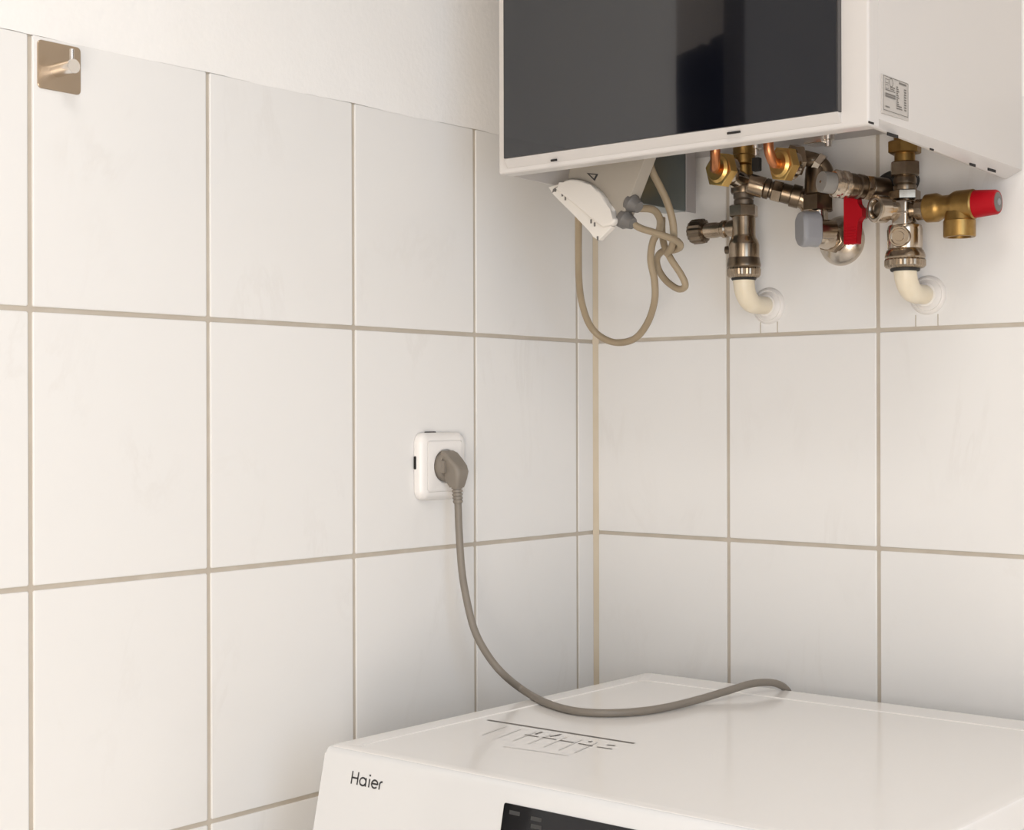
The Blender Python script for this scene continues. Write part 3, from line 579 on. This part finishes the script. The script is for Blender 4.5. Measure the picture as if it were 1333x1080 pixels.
b = NB(); vl(b, RA, [(0.0162, 1.3534), (0.0189, 1.3551), (0.01935, 1.3754), (0.018, 1.3805), (0.0135, 1.3831), (0.01215, 1.3873), (0.01215, 1.406), (0.0108, 1.4094)], 36)
obj('body', b, M['nickelpale'], t)
b = NB(); c = (0.4726, -0.074, 1.393); box(b, (c[0] - 0.009, c[1] - 0.004, c[2] - 0.014), (c[0] + 0.009, c[1] + 0.012, c[2] + 0.014), 0.003, 3); box(b, (c[0] - 0.0095, c[1] - 0.0048, c[2] - 0.001), (c[0] + 0.0095, c[1], c[2] + 0.001), 0.0005, 1); obj('front_boss', b, M['chrome'], t)
b = NB(); vl(b, RA, [(0.0207, 1.3431), (0.02205, 1.3456), (0.0216, 1.349), (0.0198, 1.3532), (0.018, 1.3549)], 36); obj('collar', b, M['nickel'], t)
b = NB(); vl(b, RA, [(0.0162, 1.3329), (0.0207, 1.3342), (0.0225, 1.3363), (0.0225, 1.3422), (0.0207, 1.3448)], 64, 0.022); obj('union_nut', b, M['nickel'], t, label='knurled union nut', sharp=8)
b = NB(); vl(b, RA, [(0.0153, 1.3303), (0.0162, 1.3316), (0.0162, 1.3346)]); obj('gasket', b, M['rubber'], t)
# round drain plug on the front of the body
dv = Vector((0.15, -0.99, 0.0)).normalized(); c = Vector((RA[0], PYv, 1.3668)) + dv * 0.0225
b = NB(); lathe(b, c - dv * 0.012, dv, [(0.0115, 0), (0.0115, 0.010), (0.0108, 0.012), (0.0092, 0.012), (0.0085, 0.0095), (0.0055, 0.0095), (0.005, 0.0112), (0.002, 0.0112)], 28); obj('drain_plug', b, M['nickelpale'], t)
# open test port to the left
dv = Vector((-0.47, -0.883, 0.0)).normalized(); c = Vector((RA[0], PYv, 1.3974)) + dv * 0.0400
b = NB(); Lp = (c - Vector((RA[0], PYv, c.z - 0.001))).length
lathe(b, c, -dv, [(0.0085, 0.006), (0.0105, 0.0), (0.0125, -0.0003), (0.0150, 0.0005), (0.0155, 0.003), (0.0150, 0.014), (0.0115, 0.017), (0.0115, Lp)], 32); pt = obj('test_port', b, M['nickelpale'], t, label='open round test port')
b = NB(); lathe(b, c, -dv, [(0.003, 0.0012), (0.0055, 0.002), (0.0082, 0.0052), (0.0082, 0.0075)], 24); obj('port_core', b, M['nickeldark'], pt)
# right port
c = Vector((RA[0], PYv, 1.3968))
b = NB(); lathe(b, c, (1, 0, 0), [(0.009, 0.0), (0.009, 0.0144), (0.0117, 0.0153), (0.0117, 0.0243), (0.0099, 0.0252), (0.0099, 0.0297)], 28); obj('side_port', b, M['nickel'], t)

# brass pressure relief valve with the red cap
c = Vector((0.4948, -0.058, 1.3973))
t = thing('relief_valve', 'brass pressure relief valve with a red cap, rightmost under the boiler', 'valve', c)
w_ = lambda q: q * 0.000833 
b = NB(); lathe(b, c, (1, 0, 0), [(w_(16), 0), (w_(18.5), w_(2)), (w_(19), w_(16)), (w_(17), w_(20)), (w_(15), w_(24)), (w_(15), w_(34)), (w_(18.5), w_(40)), (w_(19.5), w_(44)), (w_(19.5), w_(66)), (w_(18), w_(68))], 32); vb = obj('body', b, M['brass'], t)
xo = 0.5335
b = NB(); lathe(b, (xo, PYv, c.z), (0, 0, -1), [(w_(17), 0), (w_(19), w_(18)), (w_(20.5), w_(20)), (w_(20.5), w_(40)), (w_(19.5), w_(41)), (w_(15), w_(41)), (w_(14.5), w_(30))], 32); obj('outlet', b, M['brass'], t)
b = NB(); lathe(b, c, (1, 0, 0), [(w_(16), w_(62)), (w_(18), w_(64)), (w_(18), w_(67)), (w_(15.8), w_(96)), (w_(14.5), w_(98)), (w_(12.5), w_(98))], 36, 0.015); rc = obj('red_cap', b, M['red'], t, label='tapered red plastic cap')
b = NB(); lathe(b, c, (1, 0, 0), [(w_(12.5), w_(97)), (w_(12.5), w_(98.4)), (w_(10.5), w_(99)), (w_(5), w_(99))], 28); ds = obj('cap_disc', b, M['gland'], rc, label='dark round disc in the cap end')
b = NB(); lathe(b, c, (1, 0, 0), [(w_(4.5), w_(98.8)), (w_(4.5), w_(99.8)), (w_(3), w_(100.2))], 16); obj('cap_pin', b, M['greycap'], rc)

# ------------------------------------------------------------------ wall socket, power cord, hook
SY, SZ = -0.3095, J - 0.1565
t = thing('wall_socket', 'white square wall socket on the left tiled wall', 'socket', (0.0, SY, SZ))
def sl(w_, h_, r_, x_): return [(x_, SY + q[0], SZ + q[1]) for q in rrect(0, 0, w_, h_, r_, 6)]
b = NB(); loft(b, [sl(0.080, 0.0785, 0.012, 0.0005), sl(0.080, 0.0785, 0.012, 0.005), sl(0.077, 0.0755, 0.011, 0.0085), sl(0.070, 0.068, 0.008, 0.0112), sl(0.060, 0.060, 0.003, 0.0118), sl(0.0596, 0.0596, 0.003, 0.0108)]); obj('frame', b, M['socket'], t)
b = NB()
rg = []
n = 28
outer = [(0.0125, SY + q[0], SZ + q[1]) for q in rrect(0, 0, 0.0575, 0.0575, 0.003, 6)]
def circ(r_, x_): return [(x_, SY + r_ * math.cos(math.radians(45 / 7 + 360 * k / 28)), SZ + r_ * math.sin(math.radians(45 / 7 + 360 * k / 28))) for k in range(28)]
loft(b, [[(0.0100, q[1], q[2]) for q in outer], outer, circ(0.0208, 0.0135), circ(0.0198, 0.0130), circ(0.0192, 0.003)]); obj('insert', b, M['socket'], t)
b = NB(); box(b, (0.0003, SY - 0.0412, SZ - 0.003), (0.0038, SY - 0.0392, SZ + 0.012), 0.0009); obj('gap', b, M['hole'], t)
b = NB(); box(b, (0.0003, SY - 0.023, SZ + 0.0386), (0.0040, SY - 0.006, SZ + 0.0404), 0.0008); obj('gap', b, M['hole'], t)

t = thing('power_cord', 'grey power cord plugged into the socket and drooping over the washing machine lid', 'power cord', (0.03, SY, SZ))
b = NB()
lathe(b, (0.004, SY, SZ), (1, 0, 0), [(0.0180, 0), (0.0182, 0.010), (0.0182, 0.014), (0.0165, 0.0165)], 32); obj('plug_base', b, M['cord'], t)
# angled plug body, leading down to the strain relief
b = NB(); lp = []
for z_, x0, x1, hw in ((0.0180, 0.014, 0.0175, 0.009), (0.0155, 0.014, 0.023, 0.0115), (0.008, 0.014, 0.0315, 0.0125), (0.001, 0.014, 0.0395, 0.0120), (-0.006, 0.014, 0.0425, 0.0110), (-0.014, 0.017, 0.0410, 0.0098), (-0.021, 0.021, 0.0390, 0.0082), (-0.0245, 0.0235, 0.0375, 0.0072)):
    xm, hx = (x0 + x1) / 2, (x1 - x0) / 2
    lp.append([(xm + q[0], SY + q[1], SZ + z_) for q in rrect(0, 0, 2 * hx, 2 * hw, min(hx, hw) * 0.55, 5)])
bb = NB(); loft(bb, lp); join(b, bb); obj('plug', b, M['cord'], t, label='grey angled plug')
b = NB(); box(b, (0.012, SY - 0.0165, SZ - 0.008), (0.0250, SY - 0.006, SZ + 0.007), 0.0015, 2); obj('plug_wing', b, M['cord'], t)
b = NB(); prof = []
z_ = 0.0
for k in range(5): prof += [(0.0066 - k * 0.0002, z_), (0.0066 - k * 0.0002, z_ + 0.0026), (0.0050, z_ + 0.0028), (0.0050, z_ + 0.0038)]; z_ += 0.0040
lathe(b, (0.0308, SY, SZ - 0.0235), (0.08, 0.0, -1), prof, 20); obj('strain_relief', b, M['cord'], t, sharp=40)
b = NB(); tube(b, [(0.0308, SY, SZ - 0.026), (0.0325, SY, SZ - 0.046), (0.0343, -0.31, 1.0394), (0.0392, -0.311, 0.9952), (0.0471, -0.312, 0.9621), (0.0579, -0.311, 0.9274), (0.0736, -0.309, 0.9022), (0.0944, -0.305, 0.8801), (0.1025, -0.2765, 0.857), (0.162, -0.3071, 0.8535), (0.2121, -0.3234, 0.8535), (0.2454, -0.3128, 0.8535), (0.2679, -0.2835, 0.8535), (0.2794, -0.2418, 0.8537), (0.2829, -0.186, 0.8545), (0.2905, -0.142, 0.8582), (0.2992, -0.103, 0.8622), (0.3072, -0.077, 0.8614), (0.3126, -0.06, 0.857), (0.3148, -0.046, 0.8481), (0.3143, -0.038, 0.8351), (0.334, -0.034, J - 0.46), (0.334, -0.034, J - 0.52)], 0.0043, 14, 8); obj('cord', b, M['cord'], t)

HY, HZ = -0.821, J + 0.2232
t = thing('wall_hook', 'square brushed steel hook stuck on the top left tile', 'hook', (0.0, HY, HZ))
b = NB(); lp = [[(x_, HY + q[0], HZ + q[1]) for q in rrect(0, 0, s, s * 0.965, 0.004, 5)] for x_, s in ((0.0002, 0.0455), (0.0014, 0.0455), (0.0018, 0.0448))]
loft(b, lp); obj('back_plate', b, M['steel'], t)
b = NB(); lathe(b, (0.0016, HY - 0.0025, HZ - 0.003), (1, 0, 0), [(0.0066, 0), (0.0066, 0.0262), (0.0062, 0.0268)], 28); obj('peg', b, M['steelpale'], t)
b = NB(); lathe(b, (0.0245, HY - 0.0025, HZ + 0.002), (0, 0, 1), [(0.0021, 0), (0.0021, 0.0105), (0.0016, 0.011)], 14); obj('pin', b, M['steelpale'], t)
